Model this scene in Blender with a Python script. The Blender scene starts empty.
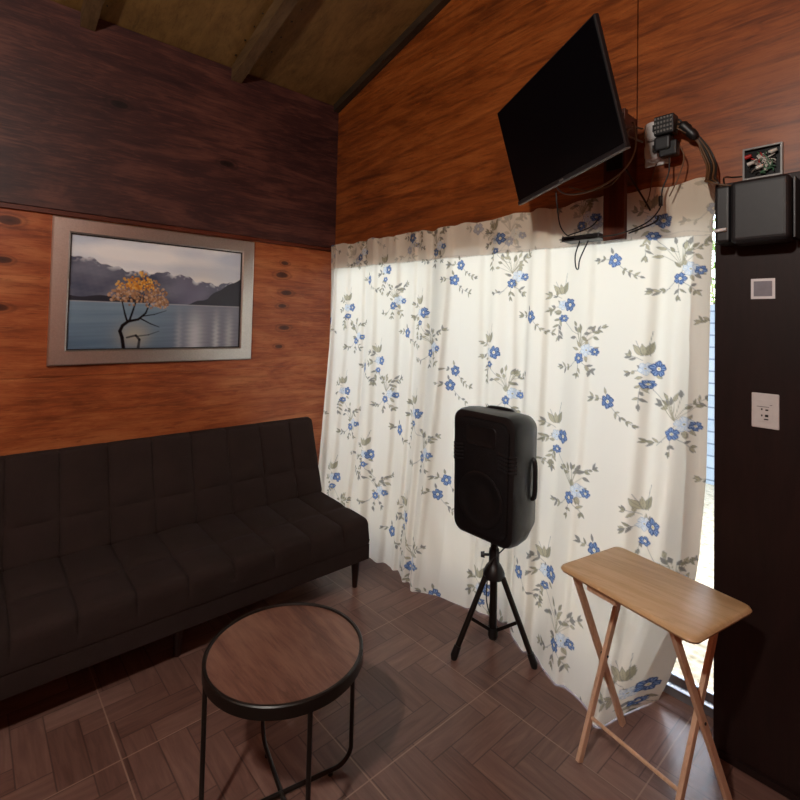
import bpy, bmesh, math, random
import numpy as np
from mathutils import Vector, Matrix

random.seed(7)
SC = bpy.context.scene
COL = SC.collection
PI = math.pi

# ------------------------------------------------------------------ camera
F_PX, CY_PX = 488.15, 307.7
YAW, PITCH, ROLL = .842960, .029576, .0225836
CAM = Vector((3.28641, -2.18902, 1.5))


def cam_axes():
    F = Vector((-math.sin(YAW) * math.cos(PITCH), math.cos(YAW) * math.cos(PITCH), math.sin(PITCH)))
    R = Vector((math.cos(YAW), math.sin(YAW), 0))
    U = R.cross(F)
    R2 = math.cos(ROLL) * R + math.sin(ROLL) * U
    U2 = -math.sin(ROLL) * R + math.cos(ROLL) * U
    return R2, U2, F


_R, _U, _F = cam_axes()
cd = bpy.data.cameras.new('camera')
cam = bpy.data.objects.new('camera', cd)
COL.objects.link(cam)
m = Matrix.Identity(4)
for i in range(3):
    m[i][0], m[i][1], m[i][2], m[i][3] = _R[i], _U[i], -_F[i], CAM[i]
cam.matrix_world = m
cd.sensor_width = 36
cd.lens = F_PX / 800 * 36
cd.shift_y = -(400 - CY_PX) / 800
cd.clip_start = .02
SC.camera = cam

# ------------------------------------------------------------------ world, sun, lamps, exposure
W = bpy.data.worlds.new('sky')
SC.world = W
W.use_nodes = True
wn = W.node_tree
bg = wn.nodes['Background']
sky = wn.nodes.new('ShaderNodeTexSky')
sky.sky_type = 'NISHITA'
sky.sun_disc = False
sky.sun_elevation = math.radians(62)
sky.air_density = 1.0
sky.dust_density = 3.0
sky.ozone_density = .6
wn.links.new(sky.outputs[0], bg.inputs[0])
bg.inputs[1].default_value = .84

sd = bpy.data.lights.new('sun', 'SUN')
sd.energy = 2.6
sd.angle = math.radians(1.5)
sd.color = (1, .95, .86)
sun = bpy.data.objects.new('sun', sd)
COL.objects.link(sun)
sun.rotation_euler = Vector((-.12, .16, -1)).to_track_quat('-Z', 'Y').to_euler()
sun.location = (2, 4, 8)

LAMP = Vector((2.95, -3.0, 2.85))
pd = bpy.data.lights.new('pendant_light', 'POINT')
pd.energy = 80
pd.color = (1, .94, .86)
pd.shadow_soft_size = .07
pl = bpy.data.objects.new('pendant_light', pd)
COL.objects.link(pl)
pl.location = LAMP

SC.view_settings.view_transform = 'Standard'
SC.view_settings.look = 'None'
SC.view_settings.gamma = 1
SC.view_settings.use_curve_mapping = False
SC.view_settings.exposure = 1.0


# ------------------------------------------------------------------ helpers
def lin(c):
    if isinstance(c, str):
        c = [int(c[i:i + 2], 16) for i in (0, 2, 4)]
    r = []
    for v in c:
        v = v / 255
        r.append(v / 12.92 if v <= .04045 else ((v + .055) / 1.055) ** 2.4)
    return tuple(r) + (1.0,)


class NT:
    """small node-tree writer"""

    def __init__(self, name):
        self.mat = bpy.data.materials.new(name)
        self.mat.use_nodes = True
        self.t = self.mat.node_tree
        self.t.nodes.clear()
        self.out = self.n('ShaderNodeOutputMaterial')

    def n(self, typ, **kw):
        nd = self.t.nodes.new(typ)
        for k, v in kw.items():
            if k == 'inp':
                for kk, vv in v.items():
                    if isinstance(vv, bpy.types.NodeSocket):
                        self.t.links.new(vv, nd.inputs[kk])
                    else:
                        nd.inputs[kk].default_value = vv
            else:
                setattr(nd, k, v)
        return nd

    def math(self, op, a, b=None, clamp=False):
        nd = self.n('ShaderNodeMath', operation=op, use_clamp=clamp)
        for i, v in enumerate((a, b)):
            if v is None:
                continue
            if isinstance(v, bpy.types.NodeSocket):
                self.t.links.new(v, nd.inputs[i])
            else:
                nd.inputs[i].default_value = v
        return nd.outputs[0]

    def mix(self, fac, a, b, mode='MIX'):
        nd = self.n('ShaderNodeMix', data_type='RGBA', blend_type=mode)
        for i, v in ((0, fac), (6, a), (7, b)):
            if isinstance(v, bpy.types.NodeSocket):
                self.t.links.new(v, nd.inputs[i])
            else:
                nd.inputs[i].default_value = v
        return nd.outputs[2]

    def ramp(self, fac, stops):
        nd = self.n('ShaderNodeValToRGB')
        self.t.links.new(fac, nd.inputs[0])
        cr = nd.color_ramp
        while len(cr.elements) < len(stops):
            cr.elements.new(.5)
        for e, (p, c) in zip(cr.elements, stops):
            e.position = p
            e.color = c if len(c) == 4 else tuple(c) + (1,)
        return nd.outputs[0]

    def coords(self, scale=(1, 1, 1), loc=(0, 0, 0), rot=(0, 0, 0), src='Object'):
        tc = self.n('ShaderNodeTexCoord')
        mp = self.n('ShaderNodeMapping', inp={'Vector': tc.outputs[src], 'Scale': scale, 'Location': loc, 'Rotation': rot})
        return mp.outputs[0]

    def noise(self, vec, scale, detail=4, rough=.55, dist=0.0):
        nd = self.n('ShaderNodeTexNoise', inp={'Vector': vec, 'Scale': scale, 'Detail': detail, 'Roughness': rough, 'Distortion': dist})
        return nd.outputs[0]

    def bsdf(self, col, rough=.5, metal=0.0, spec=.5, height=None, bump=.2, dist=.002, coat=0.0):
        b = self.n('ShaderNodeBsdfPrincipled')
        for k, v in (('Base Color', col), ('Roughness', rough), ('Metallic', metal), ('Specular IOR Level', spec), ('Coat Weight', coat)):
            if isinstance(v, bpy.types.NodeSocket):
                self.t.links.new(v, b.inputs[k])
            else:
                b.inputs[k].default_value = v
        if height is not None:
            bp = self.n('ShaderNodeBump', inp={'Strength': bump, 'Distance': dist, 'Height': height})
            self.t.links.new(bp.outputs[0], b.inputs['Normal'])
        self.t.links.new(b.outputs[0], self.out.inputs[0])
        return self.mat


def plain(name, c, rough=.5, metal=0.0, spec=.5, var=.12, scale=40):
    t = NT(name)
    v = t.coords()
    n = t.noise(v, scale, 3)
    c = lin(c)
    d = tuple(x * (1 - var) for x in c[:3]) + (1,)
    l_ = tuple(min(1, x * (1 + var)) for x in c[:3]) + (1,)
    return t.bsdf(t.ramp(n, [(.3, d), (.7, l_)]), rough, metal, spec, n, .05, .001)


def plywood(name, dark, mid, light, axis='Y', rough=.42, knots=(), seams=(), streak=.5, seed=0., spec=.4, bumpy=.12, tilt=0.0):
    """varnished plywood: grain runs along `axis` of the object"""
    t = NT(name)
    rot = (0, tilt, 0)
    st = {'X': (1.0, 6, 6), 'Y': (6, 1.0, 6), 'Z': (6, 6, 1.0)}[axis]
    fine = {'X': (3, 90, 90), 'Y': (90, 3, 90), 'Z': (90, 90, 3)}[axis]
    a = t.noise(t.coords(st, (seed, seed * 1.7, seed * .6), rot), .8, 6, .62, 2.6)
    b = t.noise(t.coords(fine, (seed, 0, 0), rot), 1.0, 2, .6, .4)
    c = t.noise(t.coords((1.3, 1.3, 1.3), (seed * 3, 0, 0)), 1.7, 3, .5)
    h = t.math('ADD', t.math('MULTIPLY', a, .55), t.math('MULTIPLY', b, .12))
    h = t.math('ADD', h, t.math('MULTIPLY', c, .35))
    col = t.ramp(h, [(.34, lin(dark)), (.5, lin(mid)), (.68, lin(light))])
    # short crisp fibres, darker and lighter
    fb = {'X': (5, 46, 46), 'Y': (46, 5, 46), 'Z': (46, 46, 5)}[axis]
    f1 = t.noise(t.coords(fb, (seed * 5, 2, 1), rot), 1.0, 6, .72, 1.2)
    col = t.mix(t.ramp(f1, [(.50, (0, 0, 0)), (.66, (.42, .42, .42))]), col, lin(light))
    col = t.mix(t.ramp(f1, [(.36, (.5, .5, .5)), (.47, (0, 0, 0))]), col, lin(dark))
    # thin dark figure lines
    w = t.n('ShaderNodeTexWave', wave_type='BANDS', bands_direction={'X': 'Z', 'Y': 'Z', 'Z': 'X'}[axis],
            inp={'Vector': t.coords(st, (seed * 2, 0, 0), rot), 'Scale': .42, 'Distortion': 11.0, 'Detail': 3.0, 'Detail Scale': .9, 'Detail Roughness': .6})
    ln = t.ramp(w.outputs[1], [(.0, (1, 1, 1)), (.16, (0, 0, 0)), (1, (0, 0, 0))])
    msk = t.math('MULTIPLY', t.math('MULTIPLY', ln, streak), c)
    col = t.mix(msk, col, lin(dark))
    tc = t.n('ShaderNodeTexCoord')
    for (kx, ky, kz, s) in knots:
        wob = t.noise(tc.outputs['Object'], 9, 2)
        sub = t.n('ShaderNodeVectorMath', operation='SUBTRACT', inp={0: tc.outputs['Object'], 1: (kx, ky, kz)})
        sc = {'X': (.5, 1, 1.1), 'Y': (1, .5, 1.1), 'Z': (1, 1, .5)}[axis]
        ml = t.n('ShaderNodeVectorMath', operation='MULTIPLY', inp={0: sub.outputs[0], 1: sc})
        le = t.n('ShaderNodeVectorMath', operation='LENGTH', inp={0: ml.outputs[0]})
        d = t.math('DIVIDE', t.math('MULTIPLY', le.outputs['Value'], t.math('ADD', wob, .5)), s)
        k = t.ramp(d, [(.0, (1, 1, 1)), (.45, (.85, .85, .85)), (.6, (.15, .15, .15)), (.8, (.4, .4, .4)), (1.0, (0, 0, 0))])
        col = t.mix(k, col, tuple(x * .3 for x in lin(dark)[:3]) + (1,))
    return t.bsdf(col, rough, 0, spec, h, bumpy, .003)


def link(name, me, mat=None, parent=None):
    o = bpy.data.objects.new(name, me)
    COL.objects.link(o)
    if mat is not None:
        me.materials.append(mat)
    if parent is not None:
        o.parent = parent
    return o


def world_off(o):
    v = Vector((0, 0, 0))
    while o is not None:
        v = v + o.location
        o = o.parent
    return v


def tag(o, label=None, cat=None, group=None, kind=None):
    for k, v in (('label', label), ('category', cat), ('group', group), ('kind', kind)):
        if v:
            o[k] = v
    return o


def empty(name, loc, label=None, cat=None, group=None):
    o = bpy.data.objects.new(name, None)
    COL.objects.link(o)
    o.location = loc
    o.empty_display_size = .1
    return tag(o, label, cat, group)


class MB:
    """collects shapes (world coordinates) and links them as ONE mesh object"""

    def __init__(self):
        self.bm = bmesh.new()

    def _xf(self, verts, mat):
        for v in verts:
            v.co = mat @ v.co

    def box(self, lo, hi, mat=None):
        a, b = Vector(lo), Vector(hi)
        r = bmesh.ops.create_cube(self.bm, size=1)
        for v in r['verts']:
            v.co = Vector(((a[i] + b[i]) / 2 + v.co[i] * (b[i] - a[i]) for i in range(3)))
        if mat is not None:
            self._xf(r['verts'], mat)
        return self

    def bar(self, p0, p1, w, t, side):
        """rectangular bar from p0 to p1; w along `side`, t across"""
        p0, p1, side = Vector(p0), Vector(p1), Vector(side)
        d = (p1 - p0).normalized()
        s = (side - side.dot(d) * d).normalized()
        n = d.cross(s)
        vs = []
        for p in (p0, p1):
            for (i, j) in ((-1, -1), (1, -1), (1, 1), (-1, 1)):
                vs.append(self.bm.verts.new(p + s * (w / 2 * i) + n * (t / 2 * j)))
        for f in ((3, 2, 1, 0), (4, 5, 6, 7), (0, 1, 5, 4), (1, 2, 6, 5), (2, 3, 7, 6), (3, 0, 4, 7)):
            self.bm.faces.new([vs[i] for i in f])
        return self

    def cyl(self, p0, p1, r0, r1=None, n=24):
        r1 = r0 if r1 is None else r1
        return self.tube([p0, p1], [r0, r1], n)

    def tube(self, pts, r, n=12, closed=False, caps=True):
        pts = [Vector(p) for p in pts]
        k = len(pts)
        rs = r if isinstance(r, (list, tuple)) else [r] * k
        rings = []
        nrm = None
        for i, p in enumerate(pts):
            a = pts[i - 1] if (i > 0 or closed) else p
            b = pts[(i + 1) % k] if (i < k - 1 or closed) else p
            d = (b - a).normalized()
            if nrm is None:
                nrm = d.orthogonal().normalized()
            nrm = (nrm - nrm.dot(d) * d)
            nrm = nrm.normalized() if nrm.length > 1e-6 else d.orthogonal().normalized()
            bn = d.cross(nrm)
            rings.append([self.bm.verts.new(p + rs[i] * (math.cos(2 * PI * j / n) * nrm + math.sin(2 * PI * j / n) * bn)) for j in range(n)])
        for i in range(k if closed else k - 1):
            A, B = rings[i], rings[(i + 1) % k]
            for j in range(n):
                self.bm.faces.new((A[j], A[(j + 1) % n], B[(j + 1) % n], B[j]))
        if caps and not closed:
            self.bm.faces.new(rings[0][::-1])
            self.bm.faces.new(rings[-1])
        return self

    def lathe(self, prof, c=(0, 0, 0), n=64, mat=None):
        """closed loop of (r, z) profile around vertical axis at c"""
        c = Vector(c)
        rings = []
        for (r, z) in prof:
            if r < 1e-5:
                rings.append([self.bm.verts.new(c + Vector((0, 0, z)))])
            else:
                rings.append([self.bm.verts.new(c + Vector((r * math.cos(2 * PI * j / n), r * math.sin(2 * PI * j / n), z))) for j in range(n)])
        for A, B in zip(rings, rings[1:]):
            for j in range(n):
                a = [A[j % len(A)], A[(j + 1) % len(A)], B[(j + 1) % len(B)], B[j % len(B)]]
                u = []
                for v in a:
                    if v not in u:
                        u.append(v)
                if len(u) >= 3:
                    self.bm.faces.new(u)
        if mat is not None:
            self._xf([v for R in rings for v in R], mat)
        return self

    def prism(self, poly, axis, a, b):
        """extrude 2-D polygon along an axis (poly gives the other two coordinates in xyz order)"""
        def P(q, h):
            q = list(q)
            q.insert(axis, h)
            return Vector(q)
        A = [self.bm.verts.new(P(q, a)) for q in poly]
        B = [self.bm.verts.new(P(q, b)) for q in poly]
        n = len(poly)
        self.bm.faces.new(A[::-1])
        self.bm.faces.new(B)
        for i in range(n):
            self.bm.faces.new((A[i], A[(i + 1) % n], B[(i + 1) % n], B[i]))
        return self

    def loft(self, loops, cap=True):
        R = [[self.bm.verts.new(Vector(p)) for p in L] for L in loops]
        n = len(R[0])
        for A, B in zip(R, R[1:]):
            for j in range(n):
                self.bm.faces.new((A[j], A[(j + 1) % n], B[(j + 1) % n], B[j]))
        if cap:
            self.bm.faces.new(R[0][::-1])
            self.bm.faces.new(R[-1])
        return self

    def build(self, name, mat, parent=None, smooth=False, bevel=0, seg=2, sub=0, origin=None):
        bm = self.bm
        bmesh.ops.recalc_face_normals(bm, faces=bm.faces)
        if parent is not None:
            off = world_off(parent)
        elif origin is not None:
            off = Vector(origin)
        else:
            co = [v.co for v in bm.verts]
            off = Vector(((min(c.x for c in co) + max(c.x for c in co)) / 2, (min(c.y for c in co) + max(c.y for c in co)) / 2, min(c.z for c in co)))
        for v in bm.verts:
            v.co = v.co - off
        me = bpy.data.meshes.new(name)
        bm.to_mesh(me)
        bm.free()
        o = link(name, me, mat, parent)
        if parent is None:
            o.location = off
        if smooth:
            me.polygons.foreach_set('use_smooth', [True] * len(me.polygons))
            if smooth == 'auto':
                me.set_sharp_from_angle(angle=math.radians(40))
        if bevel:
            bv = o.modifiers.new('bevel', 'BEVEL')
            bv.width = bevel
            bv.segments = seg
            bv.limit_method = 'ANGLE'
            bv.angle_limit = math.radians(35)
        if sub:
            s = o.modifiers.new('subdivision', 'SUBSURF')
            s.levels = s.render_levels = sub
        return o


def struct(o):
    o['kind'] = 'structure'
    return o


def smooth_path(pts, k=8):
    pts = [Vector(p) for p in pts]
    out = []
    P = [pts[0] * 2 - pts[1]] + pts + [pts[-1] * 2 - pts[-2]]
    for i in range(1, len(P) - 2):
        p0, p1, p2, p3 = P[i - 1:i + 3]
        for j in range(k):
            t = j / k
            out.append(.5 * ((2 * p1) + (p2 - p0) * t + (2 * p0 - 5 * p1 + 4 * p2 - p3) * t * t + (3 * p1 - p0 - 3 * p2 + p3) * t ** 3))
    out.append(pts[-1])
    return out


def grid_mesh(name, co, nx, nz, cols=None, mat=None, parent=None, uv=False):
    """co: (nz, nx, 3) numpy array"""
    me = bpy.data.meshes.new(name)
    nv = nx * nz
    me.vertices.add(nv)
    me.vertices.foreach_set('co', co.reshape(-1).astype(np.float32))
    idx = np.arange(nv).reshape(nz, nx)
    q = np.stack([idx[:-1, :-1], idx[:-1, 1:], idx[1:, 1:], idx[1:, :-1]], -1).reshape(-1, 4)
    nf = len(q)
    me.loops.add(nf * 4)
    me.loops.foreach_set('vertex_index', q.reshape(-1).astype(np.int32))
    me.polygons.add(nf)
    me.polygons.foreach_set('loop_start', (np.arange(nf) * 4).astype(np.int32))
    me.polygons.foreach_set('use_smooth', np.ones(nf, bool))
    me.update(calc_edges=True)
    if cols is not None:
        at = me.color_attributes.new('print', 'FLOAT_COLOR', 'POINT')
        c4 = np.ones((nv, 4), np.float32)
        c4[:, :cols.shape[-1]] = cols.reshape(-1, cols.shape[-1])
        at.data.foreach_set('color', c4.reshape(-1))
    return link(name, me, mat, parent)


# ------------------------------------------------------------------ materials
M = {}
M['wood_left'] = plywood('orange_plywood', '6c2f16', 'a3542d', 'c67c4c', 'Y', .36, seed=2.,
                         knots=((0, -2.03, 1.99, .05), (0, -2.05, 1.78, .035), (0, -2.06, 1.53, .04), (0, -.42, 1.92, .03), (0, -.44, 1.83, .045), (0, -.40, 1.70, .04), (0, -.43, 1.60, .035), (0, -.41, 1.44, .04), (0, -.45, 1.30, .03)))
M['wood_gable'] = plywood('amber_plywood', '4c210c', '864318', 'a85e2a', 'X', .4, seed=5.3, tilt=.28, streak=.7)
M['wood_dark'] = plywood('maroon_plywood', '2a1417', '40221f', '704438', 'Y', .5, seed=9.1, streak=.3, knots=((.03, -1.55, 2.75, .05), (.03, -.9, 2.55, .045)))
M['wood_pier'] = plywood('black_brown_panel', '1a0d0b', '20110f', '281714', 'Z', .5, seed=3.3, streak=.2, spec=.25)
M['ceiling'] = plywood('ceiling_plywood', '59411f', '785a30', '8c6c3c', 'X', .6, seed=1.2, streak=.3)
M['rafter'] = plywood('rafter_timber', '43311b', '5f492e', '735a3c', 'X', .65, seed=4.4, streak=.3)
M['edge_batten'] = plywood('dark_edge_batten', '241a12', '35281b', '453523', 'X', .65, seed=4.4, streak=.3)
M['plank_brown'] = plywood('brown_stained_board', '3a180d', '532614', '65331c', 'Z', .45, seed=6.)
M['pine'] = plywood('honey_pine', 'b98f62', 'd2aa7c', 'e0be95', 'X', .38, seed=8.2, streak=.25, bumpy=.05)
M['pine_leg'] = plywood('honey_pine_leg', 'bb9270', 'dab394', 'e6c6ab', 'Z', .42, seed=1.9, streak=.2, bumpy=.05)
M['walnut'] = plywood('walnut_laminate', '4a2d25', '6d493c', '8b6857', 'X', .38, seed=7.7, streak=.45, bumpy=.05)
M['leg_wood'] = plywood('dark_turned_wood', '1c0d09', '2c1610', '3a2018', 'Z', .4, seed=2.2)
M['black_metal'] = plain('black_powder_coat', '15120f', .38, .2, .5)
M['black_plastic'] = plain('black_plastic', '141416', .42, 0, .5)
M['gloss_black'] = plain('black_glass', '030306', .3, 0, .12, var=.02)
M['dark_grey'] = plain('dark_grey_plastic', '1a1a1d', .5, 0, .5)
M['mid_grey'] = plain('grey_plastic', '6e6c6a', .4, .3, .5)
M['white_plastic'] = plain('white_plastic', 'dcd9d8', .35, 0, .5, var=.03)
M['paper'] = plain('white_paper', 'efeef0', .7, 0, .3, var=.03)
M['print_grey'] = plain('faded_print', '8d8c95', .7, 0, .3, var=.1)
M['aluminium'] = plain('anodised_aluminium', '97a0a8', .35, .7, .5, var=.05)
M['cable_black'] = plain('black_cable', '17130f', .5)
M['cable_grey'] = plain('grey_cable', '77706a', .5)
M['cable_brown'] = plain('brown_cable', '5f4126', .5)
M['red'] = plain('red_wire_nut', 'b02323', .4)
M['blue_plug'] = plain('blue_plug', '3a5ea8', .4)
M['yellow'] = plain('yellow_wire_nut', 'b99a3c', .4)
M['green_wire'] = plain('green_wire', '3c6a4c', .45)
M['white_wire'] = plain('white_wire', 'cfccc4', .45)

# brushed steel frame
t = NT('brushed_steel')
n = t.noise(t.coords((30, 30, 30)), 4, 4, .7)
M['steel'] = t.bsdf(t.ramp(n, [(.3, lin('cfc9c2')), (.7, lin('e0dad4'))]), .33, .95, .5, n, .05, .001)

# sofa cloth
t = NT('charcoal_brown_cloth')
v = t.coords((1, 1, 1))
n = t.noise(v, 420, 2, .7)
n2 = t.noise(v, 6, 3)
M['sofa'] = t.bsdf(t.mix(.5, t.ramp(n, [(.3, lin('211715')), (.7, lin('33251f'))]), t.ramp(n2, [(.3, lin('281e1d')), (.7, lin('332725'))])), .92, 0, .2, n, .35, .002)

# speaker grille
t = NT('speaker_grille')
v = t.n('ShaderNodeTexVoronoi', inp={'Vector': t.coords((1, 1, 1)), 'Scale': 260.0})
M['grille'] = t.bsdf(t.ramp(v.outputs[0], [(.25, lin('060607')), (.5, lin('17171a'))]), .5, .2, .4, v.outputs[0], .4, .002)

# floor: 0.6 m ceramic tiles, each printed as herringbone parquet
t = NT('herringbone_wood_look_tile')
tc = t.n('ShaderNodeTexCoord')
sep = t.n('ShaderNodeSeparateXYZ', inp={0: tc.outputs['Object']})
X, Y = sep.outputs[0], sep.outputs[1]
TX, TY = .600, .594
tx = t.math('DIVIDE', t.math('ADD', X, -2.017 + 6 * TX), TX)
ty = t.math('DIVIDE', t.math('ADD', Y, .550 + 12 * TY), TY)


def edge(v):
    f = t.math('FRACT', v)
    return t.math('MINIMUM', f, t.math('SUBTRACT', 1.0, f))


gx = t.math('MULTIPLY', edge(tx), TX)
gy = t.math('MULTIPLY', edge(ty), TY)
tile_d = t.math('MINIMUM', gx, gy)
PWD = .0975
px = t.math('DIVIDE', t.math('ADD', X, -1.81 + 40 * PWD), PWD)
py = t.math('DIVIDE', t.math('ADD', Y, .747 + 60 * PWD), PWD)
ci, cj = t.math('FLOOR', px), t.math('FLOOR', py)
fx, fy = t.math('FRACT', px), t.math('FRACT', py)
mm = t.math('FLOORED_MODULO', t.math('ADD', t.math('SUBTRACT', ci, cj), 600 + 3), 6)
isv = t.math('GREATER_THAN', mm, 2.5)
along_h = t.math('ADD', mm, fx)
along_v = t.math('ADD', t.math('SUBTRACT', 5.0, mm), fy)


def sel(a, b):
    return t.math('ADD', t.math('MULTIPLY', isv, a), t.math('MULTIPLY', t.math('SUBTRACT', 1.0, isv), b))


along = sel(along_v, along_h)
cross = sel(fx, fy)
ed = t.math('MINIMUM', t.math('MINIMUM', cross, t.math('SUBTRACT', 1.0, cross)), t.math('MINIMUM', along, t.math('SUBTRACT', 3.0, along)))
ed = t.math('MULTIPLY', ed, PWD)
idx = sel(ci, t.math('SUBTRACT', ci, mm))
idy = sel(t.math('SUBTRACT', cj, t.math('SUBTRACT', 5.0, mm)), cj)
cb = t.n('ShaderNodeCombineXYZ', inp={0: idx, 1: idy, 2: isv})
wn_ = t.n('ShaderNodeTexWhiteNoise', noise_dimensions='3D', inp={0: cb.outputs[0]})
cg = t.n('ShaderNodeCombineXYZ', inp={0: t.math('ADD', t.math('MULTIPLY', along, .35), t.math('MULTIPLY', wn_.outputs[0], 40)), 1: t.math('MULTIPLY', cross, 3.0), 2: 0.0})
gr = t.noise(cg.outputs[0], 1.3, 5, .65, .8)
big = t.noise(tc.outputs['Object'], 1.1, 3)
tone = t.math('ADD', t.math('MULTIPLY', wn_.outputs[0], .20), t.math('ADD', t.math('MULTIPLY', gr, .58), t.math('MULTIPLY', big, .24)))
base = t.ramp(tone, [(.25, lin('4d332c')), (.5, lin('6f5047')), (.75, lin('8b6b60'))])
ln = t.ramp(t.math('DIVIDE', ed, .004), [(.25, (1, 1, 1)), (.8, (0, 0, 0))])
base = t.mix(t.math('MULTIPLY', ln, .62), base, lin('2a1612'))
gl = t.ramp(t.math('DIVIDE', tile_d, .004), [(.45, (1, 1, 1)), (.75, (0, 0, 0))])
base = t.mix(t.math('MULTIPLY', gl, .8), base, lin('9a7d6e'))
hh = t.math('SUBTRACT', gr, t.math('MULTIPLY', gl, 2.0))
M['floor'] = t.bsdf(base, t.math('ADD', t.math('MULTIPLY', gr, .2), .22), 0, .45, hh, .10, .002)

# curtain cloth: printed cotton that lets daylight through
t = NT('printed_cotton')
ca = t.n('ShaderNodeVertexColor', layer_name='print')
df = t.n('ShaderNodeBsdfDiffuse', inp={'Color': ca.outputs[0]})
tr = t.n('ShaderNodeBsdfTranslucent', inp={'Color': ca.outputs[0]})
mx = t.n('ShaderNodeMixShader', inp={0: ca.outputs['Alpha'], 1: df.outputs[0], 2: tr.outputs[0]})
t.t.links.new(mx.outputs[0], t.out.inputs[0])
M['curtain'] = t.mat

# picture print
t = NT('photo_print')
ca = t.n('ShaderNodeVertexColor', layer_name='print')
M['photo'] = t.bsdf(ca.outputs[0], .25, 0, .4)

# window glass (thin pane)
t = NT('clear_glass')
fr = t.n('ShaderNodeFresnel', inp={'IOR': 1.45})
a = t.n('ShaderNodeBsdfTransparent', inp={'Color': (.93, .96, .95, 1)})
b = t.n('ShaderNodeBsdfGlossy', inp={'Roughness': .02})
mx = t.n('ShaderNodeMixShader', inp={0: fr.outputs[0], 1: a.outputs[0], 2: b.outputs[0]})
t.t.links.new(mx.outputs[0], t.out.inputs[0])
M['glass'] = t.mat

# outside
t = NT('pale_gravel')
v = t.n('ShaderNodeTexVoronoi', inp={'Vector': t.coords(), 'Scale': 22.0})
M['gravel'] = t.bsdf(t.ramp(v.outputs[0], [(.1, lin('6f6856')), (.6, lin('948c7a'))]), .9, 0, .2, v.outputs[0], .6, .02)
t = NT('white_blockwork')
bk = t.n('ShaderNodeTexBrick', inp={'Vector': t.coords((1, 1, 1), rot=(PI / 2, 0, 0)), 'Color1': lin('a9b4bd'), 'Color2': lin('b6bfc5'), 'Mortar': lin('77828c'), 'Scale': 1.0, 'Mortar Size': .008, 'Brick Width': .4, 'Row Height': .12})
M['block'] = t.bsdf(bk.outputs[0], .8, 0, .2)
M['leaf'] = plain('shrub_leaf', '7f9448', .6, 0, .3, var=.35, scale=9)

# ------------------------------------------------------------------ setting
EX = 4.7      # right wall
BY = -4.7     # wall behind the camera
DOOR_R = 2.72
HEAD = 2.045
Z0, SL = 3.215, .281          # ceiling: z = Z0 + SL * x


def zc(x):
    return Z0 + SL * x


struct(MB().box((-.1, BY - .1, -.12), (EX + .1, .1, 0)).build('floor', M['floor'], origin=(0, 0, 0)))
# left wall: orange plywood sheets with a joint at 1.155 m
mb = MB().box((-.1, BY, 0), (0, .1, 1.153)).box((-.1, BY, 1.157), (0, .1, zc(0))).box((-.1, BY, 1.15), (-.006, .1, 1.16))
struct(mb.build('wall_left', M['wood_left'], origin=(0, 0, 0)))
# dark stained sheet over the top of the left wall, with a thin red-brown lip below
struct(MB().box((.001, BY, 2.078), (.034, 0, zc(.0))).build('trim_1', M['wood_dark'], origin=(0, 0, 0)))
M['lip'] = plywood('red_brown_lip', '3a1409', '5a2410', '6e3016', 'Y', .45, seed=3.)
struct(MB().box((.001, BY, 2.052), (.022, -.001, 2.0775)).build('trim_2', M['lip'], origin=(0, 0, 0)))
# gable wall above the door: two plywood sheets with a dark joint
mb = MB()
xj = 2.378
mb.prism([(0, HEAD), (xj - .003, HEAD), (xj - .003, zc(xj)), (0, zc(0))], 1, .001, .1)
mb.prism([(xj + .003, HEAD), (DOOR_R, HEAD), (DOOR_R, 2.031), (EX, 2.031), (EX, zc(EX)), (xj + .003, zc(xj))], 1, .001, .1)
mb.prism([(xj - .01, HEAD), (xj + .01, HEAD), (xj + .01, zc(xj)), (xj - .01, zc(xj))], 1, .015, .1)
struct(mb.build('wall_back', M['wood_gable'], origin=(0, 0, 0)))
# dark panelled pier right of the door
struct(MB().box((DOOR_R, -.145, 0), (EX, .1, 2.03)).build('wall_pier', M['wood_pier'], origin=(0, 0, 0), bevel=.003))
struct(MB().box((DOOR_R + .012, -.160, 0), (EX, -.1455, .022)).build('baseboard_back', M['wood_pier'], origin=(0, 0, 0)))
struct(MB().prism([(BY, 0), (.1, 0), (.1, zc(EX)), (BY, zc(EX))], 0, EX, EX + .1).build('wall_right', M['wood_left'], origin=(0, 0, 0)))
struct(MB().prism([(-.1, 0), (EX, 0), (EX, zc(EX)), (-.1, zc(-.1))], 1, BY - .1, BY).build('wall_front', M['wood_gable'], origin=(0, 0, 0)))
# sloping ceiling and its rafters
struct(MB().prism([(-.4, zc(-.4)), (EX + .4, zc(EX + .4)), (EX + .4, zc(EX + .4) + .1), (-.4, zc(-.4) + .1)], 1, BY - .3, .5).build('ceiling', M['ceiling'], origin=(0, 0, 0)))
k = 3
for i, y in enumerate((-4.6, -3.60, -2.66, -1.725, -.85)):
    x0 = .036
    h = .095
    yy = (y - .036, y + .036)
    struct(MB().prism([(x0, zc(x0) - .001), (x0, zc(x0) - h), (EX, zc(EX) - h), (EX, zc(EX) - .001)], 1, *yy).build('trim_%d' % k, M['rafter'], origin=(0, 0, 0)))
    k += 1
struct(MB().prism([(.036, zc(.036) - .001), (.036, zc(.036) - .055), (EX, zc(EX) - .055), (EX, zc(EX) - .001)], 1, -.05, -.001).build('trim_%d' % k, M['edge_batten'], origin=(0, 0, 0)))
# nail heads along the ceiling sheet edges
mb = MB()
for y in (-.90, -.72, -1.80, -1.65):
    for i in range(22):
        x = .15 + i * .13 + random.uniform(-.02, .02)
        mb.cyl((x, y + random.uniform(-.01, .01), zc(x) - .0025), (x, y, zc(x)), .006, n=8)
mb.build('trim_%d' % (k + 1), M['black_metal'], origin=(0, 0, 0))
struct(bpy.data.objects['trim_%d' % (k + 1)])

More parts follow.
